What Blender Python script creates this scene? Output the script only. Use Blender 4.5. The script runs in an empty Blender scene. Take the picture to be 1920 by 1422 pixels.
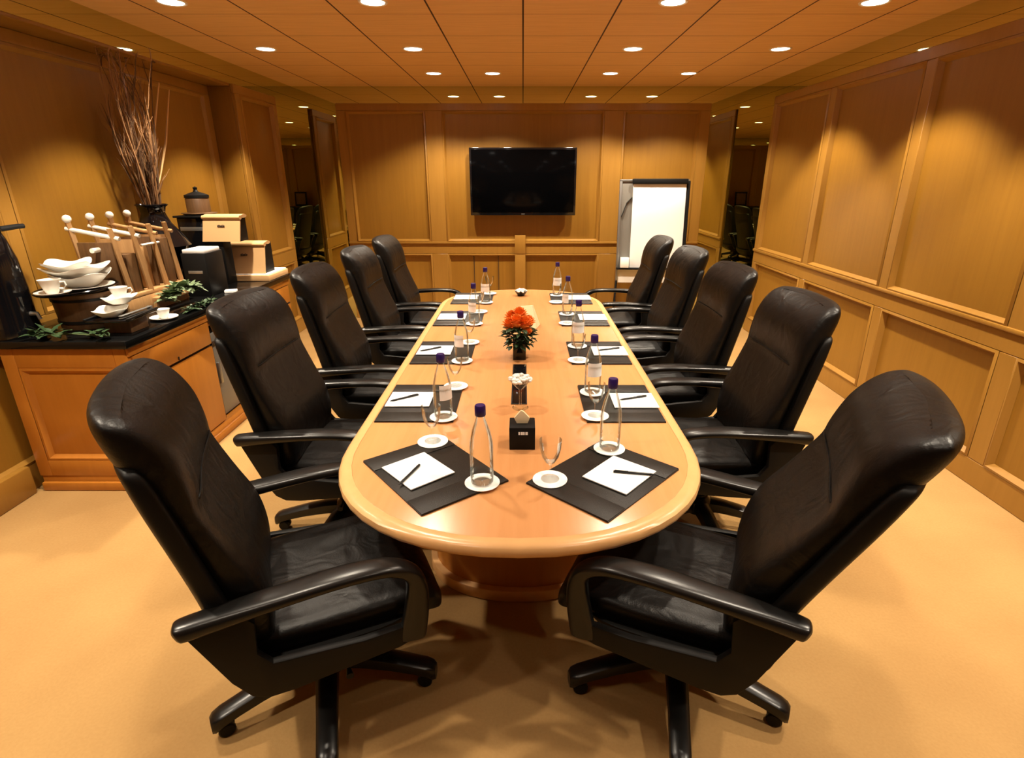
import bpy, bmesh, math, random
from mathutils import Vector, Matrix
random.seed(11)
C = bpy.context.scene.collection
S = bpy.context.scene
PI = math.pi

# ------------------------------------------------------------------ materials
def new_mat(name):
    m = bpy.data.materials.new(name); m.use_nodes = True
    nt = m.node_tree
    return m, nt, nt.nodes['Principled BSDF'], nt.nodes['Material Output']

def simple(name, col, rough=.5, metal=0., spec=.5, bump=0., bscale=200., coat=0.):
    m, nt, b, o = new_mat(name)
    b.inputs['Base Color'].default_value = (*col, 1)
    b.inputs['Roughness'].default_value = rough
    b.inputs['Metallic'].default_value = metal
    b.inputs['Specular IOR Level'].default_value = spec
    b.inputs['Coat Weight'].default_value = coat
    if bump:
        tc = nt.nodes.new('ShaderNodeTexCoord'); n = nt.nodes.new('ShaderNodeTexNoise')
        n.inputs['Scale'].default_value = bscale; n.inputs['Detail'].default_value = 4
        bp = nt.nodes.new('ShaderNodeBump'); bp.inputs['Strength'].default_value = bump; bp.inputs['Distance'].default_value = .01
        nt.links.new(tc.outputs['Object'], n.inputs['Vector']); nt.links.new(n.outputs['Fac'], bp.inputs['Height'])
        nt.links.new(bp.outputs['Normal'], b.inputs['Normal'])
    return m

def wood(name, c1, c2, rough=.35, stretch=(18, 18, 1.2), spec=.5):
    m, nt, b, o = new_mat(name)
    tc = nt.nodes.new('ShaderNodeTexCoord'); mp = nt.nodes.new('ShaderNodeMapping')
    mp.inputs['Scale'].default_value = stretch
    n = nt.nodes.new('ShaderNodeTexNoise'); n.inputs['Scale'].default_value = 2.2; n.inputs['Detail'].default_value = 6; n.inputs['Roughness'].default_value = .6
    n.inputs['Distortion'].default_value = .4
    r = nt.nodes.new('ShaderNodeValToRGB')
    r.color_ramp.elements[0].position = .3; r.color_ramp.elements[0].color = (*c1, 1)
    r.color_ramp.elements[1].position = .72; r.color_ramp.elements[1].color = (*c2, 1)
    nt.links.new(tc.outputs['Object'], mp.inputs['Vector']); nt.links.new(mp.outputs['Vector'], n.inputs['Vector'])
    nt.links.new(n.outputs['Fac'], r.inputs['Fac']); nt.links.new(r.outputs['Color'], b.inputs['Base Color'])
    b.inputs['Roughness'].default_value = rough; b.inputs['Specular IOR Level'].default_value = spec
    return m

def emit(name, col, s):
    m, nt, b, o = new_mat(name)
    b.inputs['Base Color'].default_value = (*col, 1)
    b.inputs['Emission Color'].default_value = (*col, 1); b.inputs['Emission Strength'].default_value = s
    return m

def glass(name, tint, edge=.55):
    m, nt, b, o = new_mat(name)
    tr = nt.nodes.new('ShaderNodeBsdfTransparent'); tr.inputs['Color'].default_value = (*tint, 1)
    gl = nt.nodes.new('ShaderNodeBsdfGlossy'); gl.inputs['Roughness'].default_value = .03
    gl.inputs['Color'].default_value = (.9, .95, .95, 1)
    lw = nt.nodes.new('ShaderNodeLayerWeight'); lw.inputs['Blend'].default_value = edge
    mx = nt.nodes.new('ShaderNodeMixShader')
    mul = nt.nodes.new('ShaderNodeMath'); mul.operation = 'MULTIPLY'; mul.inputs[1].default_value = .75
    nt.links.new(lw.outputs['Fresnel'], mul.inputs[0]); nt.links.new(mul.outputs[0], mx.inputs['Fac'])
    nt.links.new(tr.outputs[0], mx.inputs[1]); nt.links.new(gl.outputs[0], mx.inputs[2])
    nt.links.new(mx.outputs[0], o.inputs['Surface'])
    return m

def ceiling_mat():
    m, nt, b, o = new_mat('ceiling_tiles')
    tc = nt.nodes.new('ShaderNodeTexCoord'); sp = nt.nodes.new('ShaderNodeSeparateXYZ')
    nt.links.new(tc.outputs['Object'], sp.inputs[0])
    def groove(sock, off, w):
        a = nt.nodes.new('ShaderNodeMath'); a.operation = 'ADD'; a.inputs[1].default_value = off
        p = nt.nodes.new('ShaderNodeMath'); p.operation = 'PINGPONG'; p.inputs[1].default_value = .2845
        l = nt.nodes.new('ShaderNodeMath'); l.operation = 'LESS_THAN'; l.inputs[1].default_value = w
        nt.links.new(sock, a.inputs[0]); nt.links.new(a.outputs[0], p.inputs[0]); nt.links.new(p.outputs[0], l.inputs[0])
        return l.outputs[0]
    gx = groove(sp.outputs['X'], 0, .0055); gy = groove(sp.outputs['Y'], -4.05 + .569 * 20, .0030)
    mx = nt.nodes.new('ShaderNodeMath'); mx.operation = 'MAXIMUM'
    nt.links.new(gx, mx.inputs[0]); nt.links.new(gy, mx.inputs[1])
    n = nt.nodes.new('ShaderNodeTexNoise'); n.inputs['Scale'].default_value = 5; n.inputs['Detail'].default_value = 5
    mp = nt.nodes.new('ShaderNodeMapping'); mp.inputs['Scale'].default_value = (.8, 14, 1)
    nt.links.new(tc.outputs['Object'], mp.inputs['Vector']); nt.links.new(mp.outputs['Vector'], n.inputs['Vector'])
    r = nt.nodes.new('ShaderNodeValToRGB')
    r.color_ramp.elements[0].position = .3; r.color_ramp.elements[0].color = (.62, .365, .13, 1)
    r.color_ramp.elements[1].position = .75; r.color_ramp.elements[1].color = (.71, .43, .165, 1)
    nt.links.new(n.outputs['Fac'], r.inputs['Fac'])
    mc = nt.nodes.new('ShaderNodeMix'); mc.data_type = 'RGBA'
    nt.links.new(mx.outputs[0], mc.inputs['Factor']); nt.links.new(r.outputs['Color'], mc.inputs['A'])
    mc.inputs['B'].default_value = (.05, .02, .006, 1)
    nt.links.new(mc.outputs['Result'], b.inputs['Base Color'])
    b.inputs['Roughness'].default_value = .7; b.inputs['Specular IOR Level'].default_value = .2
    return m

def carpet_mat():
    m, nt, b, o = new_mat('carpet')
    tc = nt.nodes.new('ShaderNodeTexCoord')
    n = nt.nodes.new('ShaderNodeTexNoise'); n.inputs['Scale'].default_value = 1.6; n.inputs['Detail'].default_value = 3
    n2 = nt.nodes.new('ShaderNodeTexNoise'); n2.inputs['Scale'].default_value = 90; n2.inputs['Detail'].default_value = 3
    nt.links.new(tc.outputs['Object'], n.inputs['Vector']); nt.links.new(tc.outputs['Object'], n2.inputs['Vector'])
    a = nt.nodes.new('ShaderNodeMath'); a.operation = 'MULTIPLY_ADD'; a.inputs[1].default_value = .35
    nt.links.new(n2.outputs['Fac'], a.inputs[0]); nt.links.new(n.outputs['Fac'], a.inputs[2])
    r = nt.nodes.new('ShaderNodeValToRGB')
    r.color_ramp.elements[0].position = .45; r.color_ramp.elements[0].color = (.29, .163, .058, 1)
    r.color_ramp.elements[1].position = .85; r.color_ramp.elements[1].color = (.36, .214, .079, 1)
    nt.links.new(a.outputs[0], r.inputs['Fac']); nt.links.new(r.outputs['Color'], b.inputs['Base Color'])
    bp = nt.nodes.new('ShaderNodeBump'); bp.inputs['Strength'].default_value = .3; bp.inputs['Distance'].default_value = .004
    nt.links.new(n2.outputs['Fac'], bp.inputs['Height']); nt.links.new(bp.outputs['Normal'], b.inputs['Normal'])
    b.inputs['Roughness'].default_value = .95; b.inputs['Specular IOR Level'].default_value = .1
    return m

def leather_mat():
    m, nt, b, o = new_mat('black_leather')
    b.inputs['Base Color'].default_value = (.0042, .0035, .003, 1)
    b.inputs['Roughness'].default_value = .40
    b.inputs['Specular IOR Level'].default_value = .26
    tc = nt.nodes.new('ShaderNodeTexCoord')
    v = nt.nodes.new('ShaderNodeTexVoronoi'); v.inputs['Scale'].default_value = 220
    n = nt.nodes.new('ShaderNodeTexNoise'); n.inputs['Scale'].default_value = 9; n.inputs['Detail'].default_value = 2; n.inputs['Distortion'].default_value = 1.2
    nt.links.new(tc.outputs['Object'], v.inputs['Vector']); nt.links.new(tc.outputs['Object'], n.inputs['Vector'])
    b1 = nt.nodes.new('ShaderNodeBump'); b1.inputs['Strength'].default_value = .12; b1.inputs['Distance'].default_value = .002
    b2 = nt.nodes.new('ShaderNodeBump'); b2.inputs['Strength'].default_value = .28; b2.inputs['Distance'].default_value = .02
    nt.links.new(v.outputs['Distance'], b1.inputs['Height']); nt.links.new(n.outputs['Fac'], b2.inputs['Height'])
    nt.links.new(b2.outputs['Normal'], b1.inputs['Normal']); nt.links.new(b1.outputs['Normal'], b.inputs['Normal'])
    return m

def mirror_mat():
    m, nt, b, o = new_mat('tinted_mirror')
    gl = nt.nodes.new('ShaderNodeBsdfGlossy'); gl.inputs['Color'].default_value = (.62, .62, .36, 1); gl.inputs['Roughness'].default_value = .0
    nt.links.new(gl.outputs[0], o.inputs['Surface'])
    return m

WALL = wood('maple_panelling', (.238, .110, .0115), (.275, .130, .015), .38, (14, 14, .7))
TRIM = wood('maple_trim', (.28, .136, .021), (.32, .158, .027), .33, (12, 12, 1.0))
TABLE = wood('maple_tabletop', (.515, .235, .084), (.565, .266, .100), .27, (16, 1.0, 16))
EDGE = wood('maple_edge_band', (.57, .315, .125), (.62, .345, .14), .28, (10, 10, 10))
CRED = wood('cherry_cabinet', (.37, .128, .013), (.42, .152, .018), .36, (12, 12, .8))
OAK = wood('rack_wood', (.36, .19, .07), (.50, .29, .12), .5, (20, 20, 2))
BARREL = wood('barrel_wood', (.085, .04, .014), (.15, .075, .028), .5, (26, 26, 1.5))
CEIL = ceiling_mat(); CARPET = carpet_mat(); LEATHER = leather_mat(); MIRROR = mirror_mat()
PLASTIC = simple('black_plastic', (.006, .0055, .005), .28, spec=.36)
PLASTIC2 = simple('black_shell', (.004, .0035, .003), .5, spec=.2)
METAL = simple('dark_metal', (.03, .03, .03), .3, .9)
CHROME = simple('chrome', (.75, .75, .75), .18, 1.)
STONE = simple('black_granite', (.004, .004, .004), .12, spec=.3)
BLOT = simple('blotter_leather', (.014, .012, .010), .42, spec=.3, bump=.15, bscale=300)
PAPER = simple('white_paper', (.86, .86, .84), .8, spec=.2)
CREAM = simple('cream_paper', (.85, .68, .42), .75, spec=.2)
CHINA = simple('white_china', (.84, .82, .76), .22)
BLACKGLOSS = simple('black_gloss', (.004, .004, .005), .09)
BLACKMATT = simple('black_matt', (.005, .005, .005), .5, spec=.2)
SCREEN = simple('screen_glass', (.001, .001, .0012), .10, spec=.05)
BLUECAP = simple('violet_cap', (.022, .007, .10), .35)
GLASS = glass('bottle_glass', (.975, .99, .98), .22); GLASS2 = glass('stemware_glass', (.992, .992, .99), .2)
WATER = glass('water', (.992, .996, .992), .06)
TAN = simple('kraft_board', (.66, .40, .18), .65, spec=.2)
INK = simple('dark_ink', (.03, .018, .012), .6)
GREYBOARD = simple('grey_board', (.17, .16, .14), .25, spec=.5)
WHITEBOARD = simple('whiteboard', (.80, .79, .74), .2)
LEAF = simple('sage_leaf', (.16, .225, .115), .55)
LEAFD = simple('dark_leaf', (.025, .055, .018), .5)
FLOWER = simple('orange_petals', (.85, .24, .03), .6)
STEM = simple('green_stem', (.06, .09, .03), .6)
TWIG = simple('dry_twig', (.26, .13, .05), .8)
TWIGD = simple('dark_twig', (.10, .048, .02), .8)
RIM = simple('lamp_rim', (.80, .72, .58), .35)
LENS = emit('lamp_lens', (1, .94, .84), 14)
STEEL = simple('brushed_steel', (.35, .36, .35), .35, .8)
WHITEKNOB = simple('white_knob', (.82, .78, .70), .3)
SEAM = simple('dark_gap', (.025, .010, .003), .8)

# ------------------------------------------------------------------ mesh helpers
class MB:
    def __init__(s): s.bm = bmesh.new()
    def _merge(s, b2, M=None):
        me = bpy.data.meshes.new('t'); b2.to_mesh(me); b2.free()
        if M is not None: me.transform(M)
        s.bm.from_mesh(me); bpy.data.meshes.remove(me)
        return s
    def box(s, x0, x1, y0, y1, z0, z1, bev=0., seg=2, M=None):
        b = bmesh.new(); bmesh.ops.create_cube(b, size=1)
        bmesh.ops.scale(b, vec=(x1 - x0, y1 - y0, z1 - z0), verts=b.verts)
        bmesh.ops.translate(b, vec=((x0 + x1) / 2, (y0 + y1) / 2, (z0 + z1) / 2), verts=b.verts)
        if bev: bmesh.ops.bevel(b, geom=b.edges[:], offset=bev, segments=seg, profile=.5, affect='EDGES')
        return s._merge(b, M)
    def loft(s, rings, cap=True, closed=True, M=None):
        b = bmesh.new(); vs = [[b.verts.new(p) for p in r] for r in rings]
        n = len(rings[0])
        for a, c in zip(vs[:-1], vs[1:]):
            for i in range(n if closed else n - 1):
                j = (i + 1) % n
                b.faces.new((a[i], a[j], c[j], c[i]))
        if cap and closed:
            b.faces.new(vs[0][::-1]); b.faces.new(vs[-1])
        bmesh.ops.recalc_face_normals(b, faces=b.faces[:])
        return s._merge(b, M)
    def lathe(s, prof, seg=24, cx=0, cy=0, cap=True, M=None, sq=None):
        rings = []
        for r, z in prof:
            ring = []
            for i in range(seg):
                a = 2 * PI * i / seg
                c, q = math.cos(a), math.sin(a)
                if sq: 
                    k = (abs(c) ** sq + abs(q) ** sq) ** (-1 / sq)
                    c, q = c * k, q * k
                ring.append((cx + r * c, cy + r * q, z))
            rings.append(ring)
        return s.loft(rings, cap, True, M)
    def tube(s, path, rad, seg=8, M=None, flat=None):
        path = [Vector(p) for p in path]; rings = []
        up0 = Vector((0, 0, 1)); N = len(path)
        for i, p in enumerate(path):
            t = (path[min(i + 1, N - 1)] - path[max(i - 1, 0)]).normalized()
            up = up0 if abs(t.dot(up0)) < .95 else Vector((1, 0, 0))
            a = t.cross(up).normalized(); b_ = a.cross(t).normalized()
            r = rad[i] if isinstance(rad, (list, tuple)) else rad
            ra, rb = r if isinstance(r, tuple) else (r, r)
            rings.append([p + a * math.cos(2 * PI * k / seg) * ra + b_ * math.sin(2 * PI * k / seg) * rb for k in range(seg)])
        return s.loft(rings, True, True, M)
    def ball(s, c, r, seg=12, sc=(1, 1, 1)):
        b = bmesh.new(); bmesh.ops.create_uvsphere(b, u_segments=seg, v_segments=max(6, seg // 2), radius=r)
        bmesh.ops.scale(b, vec=sc, verts=b.verts); bmesh.ops.translate(b, vec=c, verts=b.verts)
        return s._merge(b)
    def poly(s, pts, z0, z1, bev=0., M=None, seg=2):
        b = bmesh.new()
        f = b.faces.new([b.verts.new((x, y, z0)) for x, y in pts])
        r = bmesh.ops.extrude_face_region(b, geom=[f])
        bmesh.ops.translate(b, vec=(0, 0, z1 - z0), verts=[v for v in r['geom'] if isinstance(v, bmesh.types.BMVert)])
        bmesh.ops.recalc_face_normals(b, faces=b.faces[:])
        if bev:
            ed = [e for e in b.edges if abs(e.verts[0].co.z - e.verts[1].co.z) < 1e-6]
            bmesh.ops.bevel(b, geom=ed, offset=bev, segments=seg, profile=.5, affect='EDGES')
        return s._merge(b, M)
    def leaf(s, base, d, up, L, W, bend=.25):
        d = Vector(d).normalized(); up = Vector(up); sd = d.cross(up)
        if sd.length < 1e-4: sd = d.cross(Vector((1, 0, .1)))
        sd.normalize(); nn = sd.cross(d).normalized(); base = Vector(base)
        rows = [(0, .06), (.25, .8), (.55, 1), (.82, .62), (1, .05)]
        b = bmesh.new(); vs = []
        for t, w in rows:
            c = base + d * L * t - nn * bend * L * t * t
            vs.append([b.verts.new(c - sd * W * w / 2 + nn * W * .12 * w), b.verts.new(c), b.verts.new(c + sd * W * w / 2 + nn * W * .12 * w)])
        for a, c in zip(vs[:-1], vs[1:]):
            for i in (0, 1): b.faces.new((a[i], a[i + 1], c[i + 1], c[i]))
        return s._merge(b)
    def build(s, name, mat, parent=None, smooth=True, loc=None, subsurf=0, rotz=None, angle=.7):
        me = bpy.data.meshes.new(name)
        bmesh.ops.remove_doubles(s.bm, verts=s.bm.verts[:], dist=1e-6)
        s.bm.to_mesh(me); s.bm.free()
        me.materials.append(mat)
        o = bpy.data.objects.new(name, me); C.objects.link(o)
        if smooth:
            for p in me.polygons: p.use_smooth = True
            if not subsurf: me.set_sharp_from_angle(angle=angle)
        if parent: o.parent = parent
        if loc: o.location = loc
        if rotz is not None: o.rotation_euler.z = rotz
        if subsurf:
            md = o.modifiers.new('sub', 'SUBSURF'); md.levels = subsurf; md.render_levels = subsurf
        return o

def tag(o, label, cat, group=None, kind=None):
    if label: o['label'] = label
    if cat: o['category'] = cat
    if group: o['group'] = group
    if kind: o['kind'] = kind
    return o

def thing(name, label, cat, loc=(0, 0, 0), rotz=0, group=None):
    o = bpy.data.objects.new(name, None); C.objects.link(o)
    o.location = loc; o.rotation_euler = (0, 0, rotz); o.empty_display_size = .1
    return tag(o, label, cat, group)

def struct(mb, name, mat, **k):
    o = mb.build(name, mat, **k); o['kind'] = 'structure'; return o

def copy_tree(o, loc, rotz=None, label=None):
    def rec(src, par):
        n = src.copy(); C.objects.link(n)
        if par: n.parent = par
        for ch in [c for c in bpy.data.objects if c.parent == src]: rec(ch, n)
        return n
    n = rec(o, None); n.location = loc
    if rotz is not None: n.rotation_euler.z = rotz
    if label: n['label'] = label
    return n

# ------------------------------------------------------------------ room
XR, XL, XLW, YB, YF, ZC, ZF = 2.65, -2.62, -2.84, 7.0, -1.9, 2.66, 2.485
struct(MB().box(-3.1, 2.9, YF - .2, YB + .2, -.12, 0), 'floor', CARPET, smooth=False)
struct(MB().box(-3.1, 2.9, YF - .2, YB + .2, ZC, ZC + .12), 'ceiling', CEIL, smooth=False)
struct(MB().box(XR, XR + .15, YF - .15, YB + .15, 0, ZC), 'wall_right', WALL, smooth=False)
struct(MB().box(XLW - .15, XLW, YF - .15, YB + .15, 0, ZC), 'wall_left', WALL, smooth=False)
struct(MB().box(XLW, XR, YB, YB + .15, 0, ZC), 'wall_back', WALL, smooth=False)
struct(MB().box(XLW, XR, YF - .15, YF, 0, ZC), 'wall_front', WALL, smooth=False)

tn = [0]
def trim(mb, mat=TRIM):
    tn[0] += 1
    return struct(mb, 'trim_%d' % tn[0], mat)

# panelling on a wall: frame of stiles and rails standing proud of the field, with a raised moulding inside each panel
def frame_opening(mb, a0, a1, z0, z1, depth, put):
    # bevelled moulding round an opening: four mitred strips
    w = .035
    o = [(a0, z0), (a1, z0), (a1, z1), (a0, z1)]
    i = [(a0 + w, z0 + w), (a1 - w, z0 + w), (a1 - w, z1 - w), (a0 + w, z1 - w)]
    m = [(a0 + w * .45, z0 + w * .45), (a1 - w * .45, z0 + w * .45), (a1 - w * .45, z1 - w * .45), (a0 + w * .45, z1 - w * .45)]
    r = [[put(a, z, depth) for a, z in o], [put(a, z, depth * 1.25) for a, z in m], [put(a, z, .001) for a, z in i]]
    mb.loft(r, cap=False)
def panelling(edges, stiles, zr0, zr1, z_top, put_box, put, depth=.03, base=.15, lower=True, extra=None):
    """edges: outer a-range, stiles: list of (a0,a1)"""
    mb = MB()
    put_box(mb, edges[0], edges[1], zr0, zr1, depth)                 # chair rail
    put_box(mb, edges[0], edges[1], 0, base, depth)                  # skirting
    put_box(mb, edges[0], edges[1], z_top - .075, z_top, depth)      # top rail
    for a0, a1 in stiles:
        put_box(mb, a0, a1, base, zr0, depth); put_box(mb, a0, a1, zr1, z_top - .075, depth)
    gaps = []
    ss = sorted(stiles)
    for (p0, p1), (q0, q1) in zip(ss[:-1], ss[1:]):
        gaps.append((p1, q0))
    for a0, a1 in gaps:
        frame_opening(mb, a0, a1, zr1, z_top - .075, depth, put)
        frame_opening(mb, a0, a1, base, zr0, depth, put)
    trim(mb)
    return gaps

# right wall
def pbR(mb, a0, a1, z0, z1, d): mb.box(XR - d, XR, a0, a1, z0, z1, .004, 1)
def pR(a, z, d): return (XR - d, a, z)
YM = 6.42
panelling((YF, YM), [(-1.9, -1.83), (-.80, -.70), (.37, .47), (1.54, 1.64), (2.80, 2.92), (3.98, 4.08), (5.17, 5.27), (6.33, YM)], .80, .935, ZF, pbR, pR)
# ledge on the chair rails
mb = MB(); mb.box(XR - .045, XR, YF, YM, .915, .94, .006); trim(mb)
# back wall
def pbB(mb, a0, a1, z0, z1, d): mb.box(a0, a1, YB - d, YB, z0, z1, .004, 1)
def pB(a, z, d): return (a, YB - d, z)
mb = MB()
panelling((-2.13, 2.14), [(-2.13, -2.03), (-1.12, -.93), (.93, 1.15), (2.02, 2.14)], .81, .95, ZF, pbB, pB)
mb = MB(); mb.box(-2.13, 2.14, YB - .05, YB, .93, .955, .006); trim(mb)
mb = MB(); mb.box(-.10, .03, YB - .055, YB, .15, .81, .004); mb.box(-.10, .03, YB - .06, YB, .81, 1.03, .004); trim(mb)
mb = MB(); mb.box(-.612, -.606, YB - .012, YB, .16, .80); mb.box(-.31, -.304, YB - .012, YB, .16, .80); trim(mb, SEAM)
# left wall: recess behind the sideboard, pier, soffit
mb = MB(); mb.box(XLW, XL, 5.55, 6.45, 0, ZF, .006); trim(mb, WALL)
def pbP(mb, a0, a1, z0, z1, d): mb.box(XL, XL + d, a0, a1, z0, z1, .004, 1)
def pP(a, z, d): return (XL + d, a, z)
panelling((5.55, 6.45), [(5.55, 5.65), (6.36, 6.45)], .80, .935, ZF, pbP, pP)
mb = MB(); mb.box(XLW, XL, YF, 5.55, ZF - .02, ZF, .002); trim(mb, WALL)
def pbL(mb, a0, a1, z0, z1, d): mb.box(XLW, XLW + d, a0, a1, z0, z1, .004, 1)
def pL(a, z, d): return (XLW + d, a, z)
panelling((YF, 5.55), [(-1.9, -1.8), (-.75, -.66), (.45, .54), (1.62, 1.71), (3.12, 3.21), (4.30, 4.39), (5.46, 5.55)], .80, .935, ZF - .02, pbL, pL, depth=.02)
mb = MB(); mb.box(XLW, XLW + .06, YF, 2.77, 0, .17, .01); struct(mb, 'baseboard_left', TRIM)
# front wall (behind the camera, seen only in the mirrors)
def pbF(mb, a0, a1, z0, z1, d): mb.box(a0, a1, YF, YF + d, z0, z1, .004, 1)
def pF(a, z, d): return (a, YF + d, z)
panelling((XL, XR), [(XL, XL + .1), (-1.0, -.88), (.88, 1.0), (XR - .1, XR)], .80, .935, ZF, pbF, pF)

# mirrored frieze under the ceiling, and mirrored corner strips
mb = MB(); mb.box(XR - .012, XR, YF, YB, ZF, ZC); trim(mb, MIRROR)
mb = MB(); mb.box(XL - .05, XL, YF, YB, ZF, ZC); trim(mb, MIRROR)
mb = MB(); mb.box(XL, XR - .012, YB - .012, YB, ZF, ZC); trim(mb, MIRROR)
mb = MB(); mb.box(XL, XR - .012, YF, YF + .012, ZF, ZC); trim(mb, MIRROR)
def mirror(x0, x1, y0, y1, label):
    return tag(MB().box(x0, x1, y0, y1, .0, ZF, .0).build('mirror_panel', MIRROR, smooth=False), label, 'mirror', 'corner mirror panels')
mirror(XR - .012, XR - .001, YM, YB - .012, 'narrow tinted mirror strip on the side wall beside the flip chart corner')
mirror(2.14, XR - .012, YB - .012, YB - .001, 'tinted mirror panel on the end wall beside the flip chart')
mirror(XL - .05, XL, 6.45, YB - .012, 'narrow tinted mirror strip on the wall past the sideboard')
mirror(XL, -2.13, YB - .012, YB - .001, 'tinted mirror panel on the end wall in the sideboard corner')

# ------------------------------------------------------------------ downlights
def downlight(x, y, label, power, size=98, col=(1, .865, .68), blend=.38):
    t = thing('ceiling_downlight', label, 'ceiling light', (x, y, ZC), 0, 'recessed ceiling downlights')
    if first_light[0] is None:
        ring = MB(); ring.lathe([(.066, -.001), (.074, -.006), (.082, -.006), (.086, -.0005)], 32, cap=False)
        a = ring.build('trim_ring', RIM, t)
        l = MB().lathe([(.0, -.003), (.067, -.003), (.067, -.0015), (.0, -.0015)], 32, cap=False).build('lens', LENS, t)
        first_light[0] = (a, l)
    else:
        for p in first_light[0]:
            c = p.copy(); C.objects.link(c); c.parent = t
    ld = bpy.data.lights.new('downlight_lamp', 'SPOT'); ld.energy = power; ld.color = col
    ld.spot_size = math.radians(size); ld.spot_blend = blend; ld.shadow_soft_size = .05
    lo = bpy.data.objects.new('downlight_lamp', ld); C.objects.link(lo); lo.location = (0, 0, -.012); lo.parent = t
    return t
first_light = [None]
P = 260
wallname = {-2.05: 'along the sideboard wall', 2.05: 'along the panelled side wall', -.875: 'over table on sideboard side', .875: 'over table on panelled wall side'}
rows = [(3.79, 'third row from the television'), (5.05, 'second row from the television')]
for y, rn in rows:
    for x in (-2.05, -.875, .875, 2.05):
        downlight(x, y, 'round recessed downlight %s, %s' % (wallname[x], rn), P * (1 if abs(x) > 1 else .52))
for x, d in ((-.88, 'second panel from the sideboard side'), (-.30, 'just left of the centre ceiling seam'), (.86, 'right of the centre ceiling seam'), (1.63, 'above the flip chart side')):
    downlight(x, 6.16, 'round recessed downlight in row nearest the television, ' + d, P * .72, 122)
for y, rn, k in ((2.6, 'fourth row from the television', (1.0, .5)), (1.4, 'fifth row from the television', (1.0, .38)), (.2, 'row above the camera', (.75, .15))):
    for x in (-2.05, -.875, .875, 2.05):
        downlight(x, y, 'round recessed downlight %s, %s' % (wallname[x], rn), P * k[0 if abs(x) > 1 else 1])

# ------------------------------------------------------------------ conference table
def stadium(hw, y0, y1, dn, df, n=24, ex=2.2):
    pts = []
    for i in range(n + 1):                       # near end, from +x round to -x
        a = -PI * i / n
        c, s = math.cos(a), math.sin(a)
        pts.append((hw * math.copysign(abs(c) ** (2 / ex), c), y0 + dn - dn * abs(s) ** (2 / ex)))
    for i in range(n + 1):
        a = PI - PI * i / n
        c, s = math.cos(a), math.sin(a)
        pts.append((hw * math.copysign(abs(c) ** (2 / ex), c), y1 - df + df * abs(s) ** (2 / ex)))
    return pts
TX = -.012
tb = thing('conference_table', 'long light wood conference table with rounded ends and panel base', 'table', (TX, 0, 0))
full = stadium(.66, 1.275, 5.03, .64, .60)
MB().poly(stadium(.615, 1.32, 4.985, .60, .56), .70, .74, .002).build('table_top', TABLE, tb)
# bullnose edge band
ring = []
inn = stadium(.615, 1.32, 4.985, .60, .56)
prof = [(0, .740), (.35, .7405), (.7, .738), (.93, .730), (1.0, .716), (.97, .708), (.85, .701), (.5, .699), (0, .699)]
sec = []
for t, z in prof:
    sec.append([(i[0] + (o[0] - i[0]) * t, i[1] + (o[1] - i[1]) * t, z) for i, o in zip(inn, full)])
MB().loft(sec, cap=False).build('edge_band', EDGE, tb)
MB().poly(stadium(.395, 1.92, 4.42, .30, .30), .05, .70).build('pedestal', CRED, tb)
MB().poly(stadium(.42, 1.89, 4.45, .32, .32), 0, .055, .006).build('plinth', EDGE, tb)

# ------------------------------------------------------------------ executive chair (faces +Y)
def sring(cx, cy, cz, hw, ht, tilt, n=28, ex=3.2, bow=0.):
    """superellipse ring: width along x, thickness along the tilted y/z direction"""
    out = []
    for i in range(n):
        a = 2 * PI * i / n
        c, s = math.cos(a), math.sin(a)
        u = hw * math.copysign(abs(c) ** (2 / ex), c); v = ht * math.copysign(abs(s) ** (2 / ex), s)
        v += bow * (u / hw) ** 2
        out.append((cx + u, cy + v * math.cos(tilt), cz + v * math.sin(tilt)))
    return out

def lerp_profile(pts, n):
    """Catmull-Rom resample of tuples"""
    out = []
    m = len(pts) - 1
    for k in range(n + 1):
        f = k / n * m; i = min(int(f), m - 1); t = f - i
        p0, p1, p2, p3 = pts[max(i - 1, 0)], pts[i], pts[i + 1], pts[min(i + 2, m)]
        out.append(tuple(.5 * ((2 * b) + (-a + c) * t + (2 * a - 5 * b + 4 * c - d) * t * t + (-a + 3 * b - 3 * c + d) * t ** 3) for a, b, c, d in zip(p0, p1, p2, p3)))
    return out

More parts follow.
